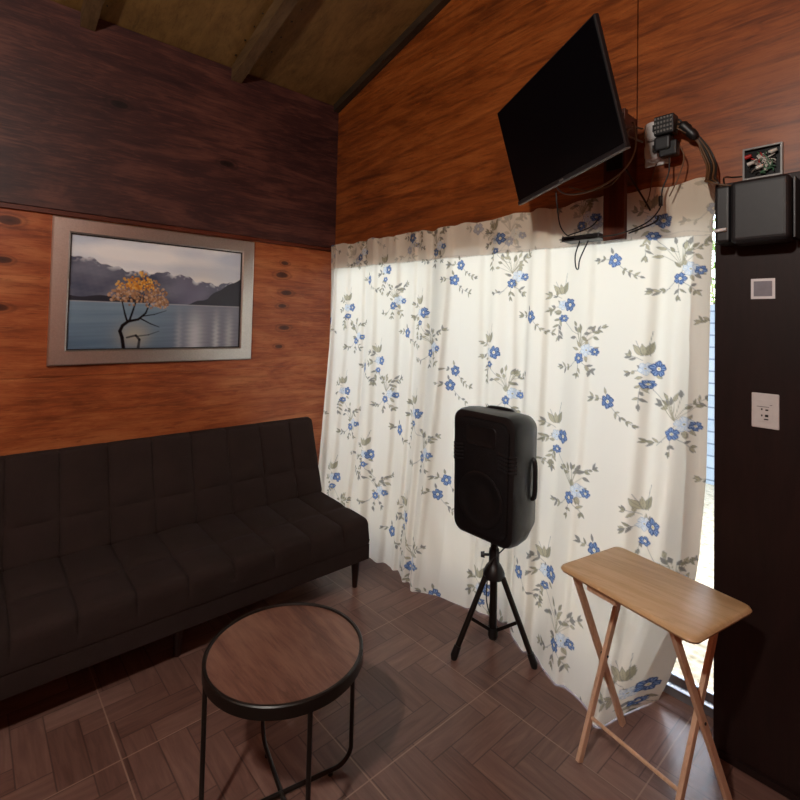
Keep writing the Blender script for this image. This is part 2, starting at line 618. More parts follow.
# sliding glass door
door = empty('door_1', (1.37, .05, 0))
struct(door)
mb = MB().box((.02, .02, 0), (DOOR_R, .09, .035)).box((.02, .02, HEAD - .045), (DOOR_R, .09, HEAD)).box((.02, .02, .035), (.055, .09, HEAD - .045)).box((DOOR_R - .02, .02, .035), (DOOR_R, .09, HEAD - .045)).box((.055, .05, .035), (DOOR_R - .02, .057, .05))
struct(mb.build('door_frame', M['aluminium'], door, bevel=.002))
for (a, b, y0, y1) in ((.056, 1.245, .060, .085), (1.205, DOOR_R - .021, .025, .048)):
    mb = MB().box((a, y0, .052), (a + .045, y1, HEAD - .047)).box((b - .012, y0, .052), (b, y1, HEAD - .047)).box((a + .045, y0, .052), (b - .012, y1, .085)).box((a + .045, y0, HEAD - .085), (b - .012, y1, HEAD - .047))
    s = struct(mb.build('sash', M['aluminium'], door, bevel=.002))
    struct(MB().box((a + .046, (y0 + y1) / 2 - .002, .086), (b - .013, (y0 + y1) / 2 + .002, HEAD - .086)).build('pane', M['glass'], s))

# outside: gravel, garden wall, shrubs
struct(MB().box((-8, .1, -.16), (10, 14, -.04)).build('ground', M['gravel'], origin=(0, 0, 0)))
struct(MB().box((-8, 3.4, -.04), (10, 3.55, 1.75)).build('wall_garden', M['block'], origin=(0, 0, 0)))


def shrub(cx, cy, w, h, n, label):
    root = empty('garden_shrub', (cx, cy, -.04), label, 'shrub')
    st = MB()
    for i in range(7):
        a = random.uniform(0, 2 * PI)
        st.tube([(cx, cy, -.06), (cx + .1 * math.cos(a), cy + .1 * math.sin(a), h * .4), (cx + w * .4 * math.cos(a), cy + w * .35 * math.sin(a), h * .85)], [.02, .015, .006], 7)
    st.build('stem', M['rafter'], root, smooth=True)
    lf = MB()
    for i in range(n):
        a = random.uniform(0, 2 * PI)
        r = math.sqrt(random.random()) * w
        z = random.uniform(.3, h)
        p = Vector((cx + r * math.cos(a), cy + .6 * r * math.sin(a), z))
        d = Vector((random.gauss(0, 1), random.gauss(0, 1), random.gauss(.2, .6))).normalized()
        s = d.orthogonal().normalized()
        L_ = random.uniform(.06, .1)
        q = [p, p + d * L_ * .5 + s * L_ * .22, p + d * L_, p + d * L_ * .5 - s * L_ * .22]
        lf.bm.faces.new([lf.bm.verts.new(c) for c in q])
    lf.build('foliage', M['leaf'], root)


shrub(1.55, 4.4, .9, 2.9, 3200, 'tall green shrub outside behind the pale garden wall')

# ------------------------------------------------------------------ curtain
XS = [0.05, .45, .70, .853, 1.016, 1.144, 1.309, 1.411, 1.604, 1.75, 1.87, 1.968, 2.094, 2.234, 2.335, 2.45, 2.56, 2.64]
YS = [-.16, -.22, -.26, -.234, -.192, -.201, -.272, -.206, -.15, -.112, -.150, -.19, -.254, -.285, -.287, -.278, -.20, -.08]
NX, NZ = 860, 660


def build_curtain():
    u = np.linspace(0, 1, NX)
    v = np.linspace(0, 1, NZ)       # 0 top, 1 hem
    U, V = np.meshgrid(u, v)
    # right edge drawn back towards the glass near the floor
    zr = np.array([0, .12, .35, .63, .93, 1.61, 2.08])
    xr = np.array([2.50, 2.545, 2.605, 2.642, 2.664, 2.676, 2.690])
    ztop = 2.088 + .006 * np.sin(U * 40) - .010 * np.sin(U * PI) ** 2 * (U < .9) + .004 * np.sin(U * 97 + 1)
    Zh = .004 + .012 * (np.sin(U * 31) * .5 + .5) * 0
    Z = ztop + (Zh - ztop) * V
    xl = .035 + .085 * V ** .8
    xR = np.interp(Z, zr, xr)
    X = xl + (xR - xl) * U
    base = np.interp(X, XS, YS)
    bl = .075 + .925 * np.clip((V - .02) / .98, 0, 1) ** 1.6
    Yb = -.035 + (base + .035) * bl
    # soft vertical folds of uneven width
    ph = X * 15 + 1.4 * np.sin(X * 3.1 + .4) + .9 * np.sin(X * 6.7 + V * .9)
    amp = .009 + .013 * np.sin(X * 2.3 + .7) ** 2
    amp = amp * (.55 + .75 * np.clip(V * 1.6, 0, 1)) * np.where(Z < .3, .45 + 1.83 * Z, 1)
    fold = amp * (np.sin(ph) + .35 * np.sin(2.3 * ph + 1.1 + .8 * V))
    # a few sharp long creases (as the cloth hangs)
    for (x0, x1, s, a) in ((.30, .34, .016, .012), (.62, .80, .018, .018), (.86, .93, .014, .014), (1.15, 1.20, .016, .020), (1.33, 1.30, .016, .014), (1.55, 1.60, .020, .014), (1.98, 1.99, .014, .018), (2.50, 2.42, .020, .020), (.14, .22, .013, .012), (.46, .55, .012, .014), (1.03, 1.06, .010, .012), (1.78, 1.80, .012, .010), (2.22, 2.20, .018, .012)):
        xc = x0 + (x1 - x0) * V
        d = (X - xc) / s
        fold += 1.35 * a * (.5 + .5 * V) * np.tanh(1.5 * d) * np.exp(-(d / 5.5) ** 2)
    # gathered pleats in the heading
    head = np.clip((Z - 1.9) / .18, 0, 1)
    fold += head * .006 * np.sin(X * 62 + 2 * np.sin(X * 9)) * (.6 + .4 * np.sin(X * 17))
    # little crumples
    fold += .0022 * np.sin(X * 23 + Z * 17) * np.sin(Z * 13 - X * 9) * V
    fold += .004 * np.exp(-((Z - .25) / .2) ** 2) * np.sin(X * 55 + Z * 12) * np.sin(X * 8)
    Yc = Yb + fold
    # right edge folds back towards the glass
    dist = np.clip((xR - X), 0, 1)
    back = np.clip(1 - dist / .085, 0, 1)
    Yc = Yc - .055 * np.exp(-((dist - .105) / .045) ** 2) * np.clip(V * 2, .15, 1) + back ** 1.2 * (np.clip(-.035 - Yc, 0, 1)) * .92
    Yc = np.minimum(Yc, -.012)
    # keep clear of the stand's rear foot
    co = np.stack([X, Yc, Z], -1)
    dX, dY = np.gradient(X, axis=1), np.gradient(Yb, axis=1)
    extra = (np.hypot(dX, dY) - np.abs(dX)) * (X > 2.36)
    X = X + np.cumsum(extra, axis=1)
    # distance along cloth, in metres, for the print
    return co, X, Z


def paint_floral(Xc, Zc):
    h, w = Xc.shape
    img = np.empty((h, w, 3), np.float64)
    basec = np.array(lin('e2d5c1')[:3])
    img[:] = basec
    rng = np.random.default_rng(11)
    BLUE = np.array(lin('4d6590')[:3])
    NAVY = np.array(lin('2c3a5e')[:3])
    PALE = np.array(lin('b0bed2')[:3])
    OLIVE = np.array(lin('9a9075')[:3])
    GREY = np.array(lin('8c857a')[:3])
    TAN = np.array(lin('b3a688')[:3])
    WHITE = np.array(lin('e2ddd4')[:3])
    GOLD = np.array(lin('c9b45e')[:3])
    xs = Xc.mean(0)
    zs = Zc.mean(1)

    def win(x, z, r):
        j0, j1 = np.searchsorted(xs, [x - r - .17, x + r + .17])
        i1, i0 = h - np.searchsorted(zs[::-1], [z - r - .03, z + r + .03])
        return slice(max(i0, 0), max(i1, 0)), slice(j0, j1)

    AA = .0022

    def put(sl, d, col, a=1.0):
        k = np.clip(.5 - d / AA, 0, 1)[..., None] * a
        img[sl] = img[sl] * (1 - k) + col * k

    def leaf(x, z, ang, L=.034, W=.013, col=None, vein=True):
        if col is None:
            col = (OLIVE, GREY, TAN)[rng.integers(0, 3)]
        cx, cz = x + .5 * L * math.cos(ang), z + .5 * L * math.sin(ang)
        sl = win(cx, cz, L)
        dx, dz = Xc[sl] - x, Zc[sl] - z
        if dx.size == 0:
            return
        a = dx * math.cos(ang) + dz * math.sin(ang)
        b = -dx * math.sin(ang) + dz * math.cos(ang)
        tt = np.clip(a / L, 0, 1)
        wd = W * .5 * np.sin(PI * tt ** .8) + 1e-6
        d = np.maximum(np.abs(b) - wd, np.maximum(-a, a - L))
        put(sl, d, col)
        put(sl, np.maximum(np.abs(np.abs(b) - wd) - .0006, np.maximum(-a, a - L)), GREY * .55, .8)
        if vein:
            put(sl, np.maximum(np.abs(b) - .0006, np.maximum(-a, a - L * .9)), GREY * .6, .7)

    def stem(p, col=None):
        col = GREY * .8 if col is None else col
        for (x0, z0), (x1, z1) in zip(p, p[1:]):
            sl = win((x0 + x1) / 2, (z0 + z1) / 2, math.hypot(x1 - x0, z1 - z0) / 2 + .004)
            dx, dz = Xc[sl] - x0, Zc[sl] - z0
            if dx.size == 0:
                continue
            L2 = (x1 - x0) ** 2 + (z1 - z0) ** 2
            tt = np.clip((dx * (x1 - x0) + dz * (z1 - z0)) / L2, 0, 1)
            d = np.hypot(dx - tt * (x1 - x0), dz - tt * (z1 - z0)) - .0011
            put(sl, d, col, .85)

    def flower(x, z, r=.034, col=None, a0=0.0, sq=1.0, pale=False):
        r = r * rng.uniform(.84, .98)
        col = BLUE if col is None else col
        col = col * rng.uniform(.82, 1.12)
        sl = win(x, z, r * 1.2)
        dx, dz = (Xc[sl] - x), (Zc[sl] - z) / sq
        if dx.size == 0:
            return
        rr = np.hypot(dx, dz)
        th = np.arctan2(dz, dx) - a0
        npet = 5 if rng.uniform() < .6 else 6
        cp = np.abs(np.cos(npet / 2 * th))
        lobe = r * (.66 + .34 * cp ** .55) * (1 + .05 * np.sin(9 * th + r * 900))
        put(sl, rr - lobe, NAVY if not pale else col * .7)
        put(sl, rr - lobe * .93, col if not pale else WHITE * .95)
        pet = np.abs(np.sin(npet / 2 * th))
        # pale veins spreading over each petal
        st_ = np.abs(np.sin(npet * 1.5 * th + .6))
        put(sl, np.maximum(np.maximum(rr - lobe * .86, r * .3 - rr), (.80 - st_) * r * .22), PALE if not pale else col, .6)
        put(sl, np.maximum(np.maximum(rr - lobe, r * .3 - rr), (pet - .0) * r * .35 - .0), NAVY, .0)
        put(sl, np.maximum(rr - lobe * .97, (.93 - pet) * r * .4), NAVY if not pale else col * .8, .55)
        put(sl, rr - r * .34 * (1 + .15 * np.cos(npet * th)), NAVY * 1.1 if not pale else PALE)
        put(sl, rr - r * .25, WHITE)
        put(sl, rr - r * .13, GOLD if not pale else OLIVE)

    def sprig(x, z, ang, L, n=4, s=.026, curve=.4, col=None):
        pts = []
        a = ang
        px_, pz_ = x, z
        for i in range(n + 1):
            pts.append((px_, pz_))
            px_ += L / n * math.cos(a)
            pz_ += L / n * math.sin(a)
            a += curve / n
        stem(pts)
        for i, (qx, qz) in enumerate(pts[1:]):
            a = ang + curve * i / n
            for sd_ in (1, -1):
                if rng.uniform() < .86:
                    leaf(qx + rng.uniform(-.003, .003), qz + rng.uniform(-.003, .003), a + sd_ * rng.uniform(.3, 1.15), s * rng.uniform(.75, 1.4), s * rng.uniform(.34, .5), col)
        leaf(pts[-1][0], pts[-1][1], a, s * 1.1, s * .4, col)

    def motifA(x, z):
        sprig(x - .02, z + .005, PI - .15, .05, 2, .024)
        sprig(x + .02, z - .022, -.75, .11, 4, .022, .55)
        leaf(x - .01, z + .03, 1.9, .03, .012)
        flower(x, z, .036, BLUE, rng.uniform(0, 6))

    def motifB(x, z):
        for a, L in ((2.3, .06), (1.2, .062), (1.75, .05)):
            leaf(x - .015 + .01 * math.cos(a), z + .05, a, L, L * .42, TAN if a > 1.3 else OLIVE)
        stem([(x, z + .05), (x - .002, z + .10), (x + .006, z + .15)])
        stem([(x - .02, z + .05), (x - .05, z + .11)])
        sprig(x - .02, z + .03, 2.7, .05, 2, .026)
        sprig(x - .015, z - .05, -1.9, .10, 4, .026, .5)
        sprig(x - .03, z - .01, 3.4, .04, 2, .026)
        for i in range(5):
            a = rng.uniform(0, 6.28)
            leaf(x + .02 * math.cos(a), z - .03 + .03 * math.sin(a), a, rng.uniform(.026, .04), .013, TAN if i % 2 else None)
        stem([(x - .005, z - .05), (x + .012, z - .09), (x + .05, z - .125), (x + .09, z - .14)])
        flower(x - .012, z - .003, .028, PALE * .9, 1.0, pale=True)
        flower(x + .028, z - .002, .036, BLUE, rng.uniform(0, 6))
        flower(x - .004, z - .066, .028, BLUE, rng.uniform(0, 6), .7)

    def motifC(x, z):
        for i in range(13):
            a = rng.uniform(-.5, 3.6)
            r0 = rng.uniform(.01, .065)
            qx, qz = x - .005 + r0 * math.cos(a) * 1.1, z + .07 + r0 * math.sin(a) * .75
            stem([(x, z + .02), (qx, qz)], TAN * .7)
            leaf(qx, qz, a + rng.uniform(-.6, .6), rng.uniform(.024, .038), .014)
        sprig(x + .03, z + .08, .3, .07, 3, .024)
        for i in range(6):
            a = rng.uniform(0, 6.28)
            leaf(x + .02 + .03 * math.cos(a), z + .02 * math.sin(a), a, rng.uniform(.026, .04), .013, TAN if i % 2 else None)
        stem([(x + .01, z + .01), (x - .03, z - .05), (x - .07, z - .09)])
        sprig(x - .045, z - .07, 3.5, .06, 3, .024, -.5)
        sprig(x + .01, z - .05, -.6, .05, 2, .026, -.4)
        sprig(x - .01, z - .05, -1.5, .05, 2, .024, -.4)
        flower(x + .03, z + .006, .032, PALE * .95, .4, pale=True)
        flower(x + .064, z + .0, .026, BLUE, 1.0, .8)
        flower(x - .005, z - .032, .028, BLUE, rng.uniform(0, 6))

    P = .612
    for bx, bz in ((.331, 1.603), (.74, 1.242), (1.117, 1.565), (1.66, 1.352), (2.065, 1.602), (2.482, 1.335)):
        for k_ in range(-3, 3):
            z = bz + k_ * P
            jx = .01 * math.sin(7 * z + bx)
            if -.1 < z < 2.25:
                motifB(bx + jx, z)
            z2 = bz - .235 + k_ * P + .02
            if -.1 < z2 < 2.25:
                motifC(bx + .103 + jx, z2 + .0)
            z3 = bz + .19 + k_ * P
            if -.1 < z3 < 2.25:
                motifA(bx + .245 + jx, z3)
    for k_ in range(-3, 3):
        motifA(1.40, 1.84 + k_ * P)
        motifA(.06, 1.50 + k_ * P)
        motifC(1.50, 1.62 + k_ * P) if False else None
    # alpha: how much light the cloth lets through; less in the doubled heading and along the right edge
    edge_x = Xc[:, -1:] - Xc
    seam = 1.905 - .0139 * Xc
    al = np.where(edge_x < .065, .24, .58)  # edge strip: doubled side hem, plus the shade of the turned-back flap put in
    al = np.where(Zc > seam, .17, al)
    st_ = np.abs(Zc - seam) < .0022
    img[st_] = img[st_] * .8
    # the heading is folded double: the print of the back layer shows through
    hd = (Zc > seam)
    roll = np.roll(img, 173, axis=1)
    img = np.where(hd[..., None], img * (.45 + .55 * np.clip(roll / basec, 0, 1)), img)
    return np.concatenate([img, al[..., None]], -1).astype(np.float32)


co, Xc, Zc = build_curtain()
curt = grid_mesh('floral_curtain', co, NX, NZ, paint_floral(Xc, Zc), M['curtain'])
tag(curt, 'white curtain printed with blue flowers hanging over the sliding glass door', 'curtain')

# ------------------------------------------------------------------ framed picture
pic = empty('framed_picture', (0.0, -1.26, 1.217), 'lone autumn tree on a lake photograph in a wide brushed steel frame', 'picture')
y0, y1, z0, z1 = -1.845, -.676, 1.217, 2.043
b = .084
mb = MB()
pf = [(0, .002), (0, .026), (.006, .03), (b - .008, .03), (b, .022), (b, .002)]
loops = []
for (inset, xx) in pf:
    loops.append([(xx, y0 + inset, z0 + inset), (xx, y1 - inset, z0 + inset), (xx, y1 - inset, z1 - inset), (xx, y0 + inset, z1 - inset)])
R_ = [[mb.bm.verts.new(Vector(p)) for p in L] for L in loops]
for i in range(len(R_)):
    A, B = R_[i], R_[(i + 1) % len(R_)]
    for j in range(4):
        mb.bm.faces.new((A[j], A[(j + 1) % 4], B[(j + 1) % 4], B[j]))
mb.build('picture_frame', M['steel'], pic)
mb = MB()
e = .006
for (a0, a1, c0, c1) in ((y0 + b, y1 - b, z0 + b, z0 + b + e), (y0 + b, y1 - b, z1 - b - e, z1 - b), (y0 + b, y0 + b + e, z0 + b + e, z1 - b - e), (y1 - b - e, y1 - b, z0 + b + e, z1 - b - e)):
    mb.box((.004, a0, c0), (.020, a1, c1))
mb.build('inner_lip', M['black_plastic'], pic)


def paint_lake(nx, nz):
    s = np.linspace(0, 1, nx)
    tt = np.linspace(0, 1, nz)
    S, T = np.meshgrid(s, tt)           # T: 0 at top
    A = 1.68
    rng = np.random.default_rng(4)

    def fbm(x, y, seed, oct_=4):
        r = np.random.default_rng(seed)
        o = np.zeros_like(x)
        for k_ in range(oct_):
            f = 2.0 ** k_
            for _ in range(3):
                a, b_, p = r.normal(0, 1, 2).tolist() + [r.uniform(0, 6.28)]
                o += np.sin(f * (a * x * 5 + b_ * y * 5) + p) / f / 3
        return o

    L = lambda c: np.array(lin(c)[:3])
    def mixc(a, b_, k_):
        return a + (b_ - a) * k_[..., None]
    cl = fbm(S * .6, T * 2.6 + .3 * S, 3, 5)
    img = mixc(np.broadcast_to(L('d3dcea'), (nz, nx, 3)), np.broadcast_to(L('ffffff'), (nz, nx, 3)), np.clip(.5 + .8 * cl, 0, 1))
    warm = np.clip(1 - np.abs(S - .75) / .35, 0, 1) * np.clip((T - .1) / .2, 0, 1)
    img = mixc(img, np.broadcast_to(L('f3ece0'), (nz, nx, 3)), warm * .5)
    # far mountains with snow caps
    r1 = .30 - .13 * np.exp(-((S - .05) / .22) ** 2) + .05 * np.sin(S * 9) * .5 + .012 * np.sin(S * 47) + .008 * np.sin(S * 91 + 1) + .03 * (S > .6) * np.sin((S - .6) * 9)
    k_ = np.clip((T - r1) / .006, 0, 1)
    mt = mixc(np.broadcast_to(L('4c5468'), (nz, nx, 3)), np.broadcast_to(L('7e8090'), (nz, nx, 3)), np.clip(.5 + fbm(S * 3, T * 2, 8) * .6, 0, 1))
    mt = mixc(mt, np.broadcast_to(L('77748a'), (nz, nx, 3)), np.exp(-((S - .68) / .12) ** 2) * .8)
    snow = np.clip(1 - (T - r1) / .05, 0, 1) * np.clip(fbm(S * 14, T * 8, 5) * 2 + .2, 0, 1)
    mt = mixc(mt, np.broadcast_to(L('e3e7ee'), (nz, nx, 3)), snow)
    img = mixc(img, mt, k_)
    r2 = .50 - .22 * np.clip((S - .78) / .22, 0, 1) ** .8 + .006 * np.sin(S * 60) + .1 * np.clip((.78 - S) / .2, 0, 1)
    img = mixc(img, np.broadcast_to(L('3b3d47'), (nz, nx, 3)), np.clip((T - r2) / .006, 0, 1))
    r3 = .525 + .01 * np.sin(S * 30)
    img = mixc(img, np.broadcast_to(L('33353f'), (nz, nx, 3)), np.clip((T - r3) / .006, 0, 1) * (S < .4))
    # lake
    H = .578
    k_ = np.clip((T - H) / .004, 0, 1)
    lk = mixc(np.broadcast_to(L('7f98ac'), (nz, nx, 3)), np.broadcast_to(L('5c748b'), (nz, nx, 3)), np.clip((T - H) / .42 + .15 * fbm(S, T * 9, 12), 0, 1))
    lk = mixc(lk, np.broadcast_to(L('85838f'), (nz, nx, 3)), np.clip((S - .45) / .3, 0, 1) * .8)
    for c, wd, st in ((.70, .05, .8), (.84, .02, .6), (.93, .025, .5), (.60, .02, .35)):
        lk = mixc(lk, np.broadcast_to(L('cfd0d6'), (nz, nx, 3)), np.exp(-((S - c - .004 * np.sin(T * 150)) / wd) ** 2) * np.clip((T - H) * 4, 0, 1) * st)
    lk = mixc(lk, np.broadcast_to(L('c4b79b'), (nz, nx, 3)), np.exp(-((S - .34) / .09) ** 2 - ((T - .88) / .12) ** 2) * .6)
    lk = lk * (1 + .05 * fbm(S * 3, T * 30, 21))[..., None]
    img = mixc(img, lk, k_)
    img = mixc(img, np.broadcast_to(L('d6dde4'), (nz, nx, 3)), np.exp(-((T - H) / .004) ** 2) * .6)

    def stroke(p, w0, w1, col, a=1.0):
        n_ = len(p) - 1
        for i in range(n_):
            (x0, y0_), (x1, y1_) = p[i], p[i + 1]
            dx, dy = (x1 - x0) * A, y1_ - y0_
            L2 = dx * dx + dy * dy + 1e-9
            q = np.clip(((S - x0) * A * dx + (T - y0_) * dy) / L2, 0, 1)
            d = np.hypot((S - x0) * A - q * dx, T - y0_ - q * dy)
            wd = w0 + (w1 - w0) * (i + q) / n_
            kk = np.clip(.5 - (d - wd) / .006, 0, 1) * a
            img[:] = img * (1 - kk[..., None]) + L(col) * kk[..., None]

    BK = '14161d'
    stroke([(.285, 1.0), (.275, .90), (.262, .84), (.275, .79), (.305, .75)], .017, .015, BK)
    stroke([(.30, .90), (.35, .88), (.37, .92), (.365, 1.0)], .008, .014, BK, .85)
    stroke([(.35, .89), (.42, .875), (.48, .84)], .007, .003, BK, .7)
    stroke([(.305, .75), (.36, .73), (.40, .67), (.42, .58), (.45, .50)], .013, .004, BK)
    stroke([(.30, .755), (.285, .68), (.27, .58), (.26, .48)], .010, .004, BK)
    stroke([(.31, .75), (.33, .64), (.35, .52), (.36, .40)], .011, .004, BK)
    stroke([(.37, .72), (.43, .77), (.48, .80)], .007, .003, BK)
    stroke([(.38, .70), (.45, .68), (.52, .64)], .006, .002, BK)
    for i in range(26):
        a0 = rng.uniform(0, PI)
        stroke([(.36 + .03 * math.cos(a0), .55), (.37 + .15 * math.cos(a0), .52 - .18 * math.sin(a0))], .003, .0015, '3a2c28', .8)
    for i in range(640):
        a0, r0 = rng.uniform(0, 2 * PI), math.sqrt(rng.uniform(0, 1))
        cx_, cy_, cr_ = ((.36, .37, .09), (.29, .43, .08), (.42, .42, .08), (.25, .51, .07), (.47, .50, .075), (.37, .47, .10), (.49, .57, .05), (.32, .52, .08), (.43, .56, .06))[rng.integers(0, 9)]
        x, y = cx_ + cr_ * .8 * r0 * math.cos(a0), cy_ + cr_ * r0 * math.sin(a0)
        if y > .56 and abs(x - .36) < .1 and rng.uniform() < .6:
            continue
        lit = (y < .45 and x < .44)
        c = ['d98f32', 'e3a748', 'c67a2c', 'f0bf66'] if lit else ['b98f6a', 'a87a58', 'cfae92', '8f6a50']
        rr = rng.uniform(.006, .013)
        d = np.hypot((S - x) * A, T - y) - rr
        kk = np.clip(.5 - d / .006, 0, 1) * .85
        img[:] = img * (1 - kk[..., None]) + L(c[rng.integers(0, 4)]) * kk[..., None]
    return img.astype(np.float32)


nx, nz = 340, 220
yy, zz = np.meshgrid(np.linspace(y0 + b + .005, y1 - b - .005, nx), np.linspace(z1 - b - .005, z0 + b + .005, nz))
o_ = world_off(pic)
pco = np.stack([np.full_like(yy, .010) - o_.x, yy - o_.y, zz - o_.z], -1)
grid_mesh('photo_print', pco, nx, nz, paint_lake(nx, nz), M['photo'], pic)
MB().box((.001, y0 + .02, z0 + .02), (.008, y1 - .02, z1 - .02)).build('backing_board', M['black_plastic'], pic)


# ------------------------------------------------------------------ sofa bed
SY1, SY0 = -.452, -2.385        # right and left ends
sofa = empty('sofa_bed', (.8, (SY0 + SY1) / 2, 0), 'dark brown tufted armless sofa bed against the orange plywood wall', 'sofa')
SEAMS = [SY1] + [-.63 - .2 * i for i in range(9)] + [SY0]


def tuft(y):
    for a, b_ in zip(SEAMS, SEAMS[1:]):
        if b_ <= y <= a:
            q = (y - b_) / (a - b_)
            return max(0.0, math.sin(PI * q)) ** .42
    return 0


def ystations():
    ys = []
    for a, b_ in zip(SEAMS, SEAMS[1:]):
        for i in range(14):
            q = i / 14
            ys.append(a + (b_ - a) * (q - math.sin(2 * PI * q) * .1))
    ys.append(SEAMS[-1])
    return ys


def tufted_body(prof, weight, cross, puff, name, endr=.02):
    """prof: closed list of (x, z); weight: tufting 0..1 per point; cross: 0..1 (0 at a cross seam)"""
    n_ = len(prof)
    nr = []
    area = sum(prof[i][0] * prof[(i + 1) % n_][1] - prof[(i + 1) % n_][0] * prof[i][1] for i in range(n_))
    sg = 1 if area > 0 else -1
    for i in range(n_):
        a, b_ = prof[i - 1], prof[(i + 1) % n_]
        tx_, tz_ = b_[0] - a[0], b_[1] - a[1]
        l_ = math.hypot(tx_, tz_) + 1e-9
        nr.append((sg * tz_ / l_, -sg * tx_ / l_))
    loops = []
    ys = ystations()
    cxp = sum(p[0] for p in prof) / n_
    czp = sum(p[1] for p in prof) / n_
    for y in [SY1 + 1e-4] + ys + [SY0 - 1e-4]:
        e_ = min(SY1 - y, y - SY0)
        ins = 0
        if e_ < endr:
            q = max(0, e_) / endr
            ins = endr * (1 - math.sqrt(max(0, 1 - (1 - q) ** 2)))
        tf = tuft(y)
        L_ = []
        for (x, z), (nx_, nz_), w_, c_ in zip(prof, nr, weight, cross):
            d = puff * w_ * (tf * c_ - 1) - ins
            L_.append((x + nx_ * d, y, z + nz_ * d))
        loops.append(L_)
    MBq = MB().loft(loops)
    return MBq.build(name, M['sofa'], sofa, smooth='auto')


def dense(poly, step=.012):
    out = []
    for i in range(len(poly)):
        a, b_ = poly[i], poly[(i + 1) % len(poly)]
        n_ = max(1, int(math.hypot(b_[0] - a[0], b_[1] - a[1]) / step))
        for j in range(n_):
            out.append((a[0] + (b_[0] - a[0]) * j / n_, a[1] + (b_[1] - a[1]) * j / n_))
    return out


def rounded(poly, rads, k=6):
    out = []
    n_ = len(poly)
    for i in range(n_):
        p = Vector(poly[i]); a = Vector(poly[i - 1]); b_ = Vector(poly[(i + 1) % n_])
        u_, v_ = (a - p).normalized(), (b_ - p).normalized()
        r = rads[i]
        ang = u_.angle(v_)
        d = r / math.tan(ang / 2)
        s, e_ = p + u_ * d, p + v_ * d
        for j in range(k + 1):
            q = j / k
            w0 = s * (1 - q) ** 2 + p * 2 * q * (1 - q) + e_ * q * q
            out.append((w0.x, w0.y))
    return out


# seat cushion (x towards the room, z up)
sp = dense(rounded([(.60, .2615), (1.134, .2615), (1.140, .405), (.60, .430)], [.01, .006, .06, .02]))
wt, cr = [], []
for x, z in sp:
    top = 1.0 if z > .35 and x > .62 else max(0.0, min(1.0, (z - .29) / .06)) if x > 1.0 else .1
    wt.append(top)
    dseam = abs(x - .905) if z > .38 else 1
    cr.append(min(1.0, (dseam / .05)) ** .4 if dseam < .05 else 1.0)
tufted_body(sp, wt, cr, .020, 'seat')
# reclined back
bp = dense(rounded([(.655, .425), (.505, .868), (.395, .850), (.50, .30), (.60, .30)], [.03, .035, .05, .03, .02]))
wt, cr = [], []
for x, z in bp:
    front = (x - (.655 - (z - .425) * .3386)) > -.045 and z > .36
    wt.append(1.0 if front else .12)
    s_ = abs(z - .575)
    cr.append(min(1.0, s_ / .045) ** .4 if front and s_ < .045 else 1.0)
tufted_body(bp, wt, cr, .016, 'backrest')
MB().box((.46, SY0 + .003, .178), (1.131, SY1 - .003, .261)).build('seat_base', M['sofa'], sofa, bevel=.005, seg=3)
for lx, ly in ((1.045, SY1 - .035), (1.045, SY0 + .035), (.55, SY1 - .035), (.55, SY0 + .035), (1.0, -1.43), (.55, -1.43)):
    mb = MB()
    mb.lathe([(0, .18), (.026, .18), (.025, .165), (.021, .10), (.015, .012), (.014, 0), (0, 0)], (lx, ly, 0), 20)
    mb.build('leg', M['leg_wood'], sofa, smooth='auto')

# ------------------------------------------------------------------ round side table
SCX, SCY, SZ = 1.883, -1.392, .466
st = empty('round_side_table', (SCX, SCY, 0), 'low round table with walnut top and black metal rim in front of the sofa', 'side table')
MB().lathe([(0, SZ - .006), (.2335, SZ - .006), (.2335, SZ - .024), (0, SZ - .024)], (SCX, SCY, 0), 96).build('tabletop', M['walnut'], st, smooth='auto')
MB().lathe([(.2340, SZ - .004), (.236, SZ), (.243, SZ), (.246, SZ - .003), (.246, SZ - .036), (.243, SZ - .038), (.225, SZ - .038), (.225, SZ - .026), (.234, SZ - .026), (.234, SZ - .004)], (SCX, SCY, 0), 96).build('rim', M['black_metal'], st, smooth='auto')
for k_, a in enumerate((78, 168, 258, 348)):
    a = math.radians(a)
    d = Vector((math.cos(a), math.sin(a), 0))
    c0 = Vector((SCX, SCY, 0))
    rl = .2375
    zz0 = .0075 + (.0 if k_ % 2 else .0)
    pts = [c0 + d * rl + Vector((0, 0, SZ - .012)), c0 + d * rl + Vector((0, 0, .06))]
    for i in range(1, 9):
        q = PI / 2 * i / 8
        pts.append(c0 + d * (rl - .055 * (1 - math.cos(q))) + Vector((0, 0, zz0 + .006 + .055 * (1 - math.sin(q)))))
    pts.append(c0 + d * .0 + Vector((0, 0, zz0 + .006)))
    MB().tube(pts, .0072, 14).build('leg', M['black_metal'], st, smooth='auto')
    f = c0 + d * .165
    MB().cyl((f.x, f.y, 0), (f.x, f.y, .010), .009, n=14).build('foot', M['black_plastic'], st, smooth='auto')

# ------------------------------------------------------------------ folding tray table
TA = math.radians(-11.2)
tl = Vector((math.cos(TA), math.sin(TA), 0))       # long direction
ts = Vector((-math.sin(TA), math.cos(TA), 0))      # short direction (towards the curtain)
TC = Vector((2.617, -.449, 0))
TZ = .645
tray = empty('folding_tray_table', (TC.x, TC.y, 0), 'honey coloured wooden folding tray table with crossed legs beside the dark pier', 'folding table')


def T(l_, s_, z):
    return TC + tl * l_ + ts * s_ + Vector((0, 0, z))


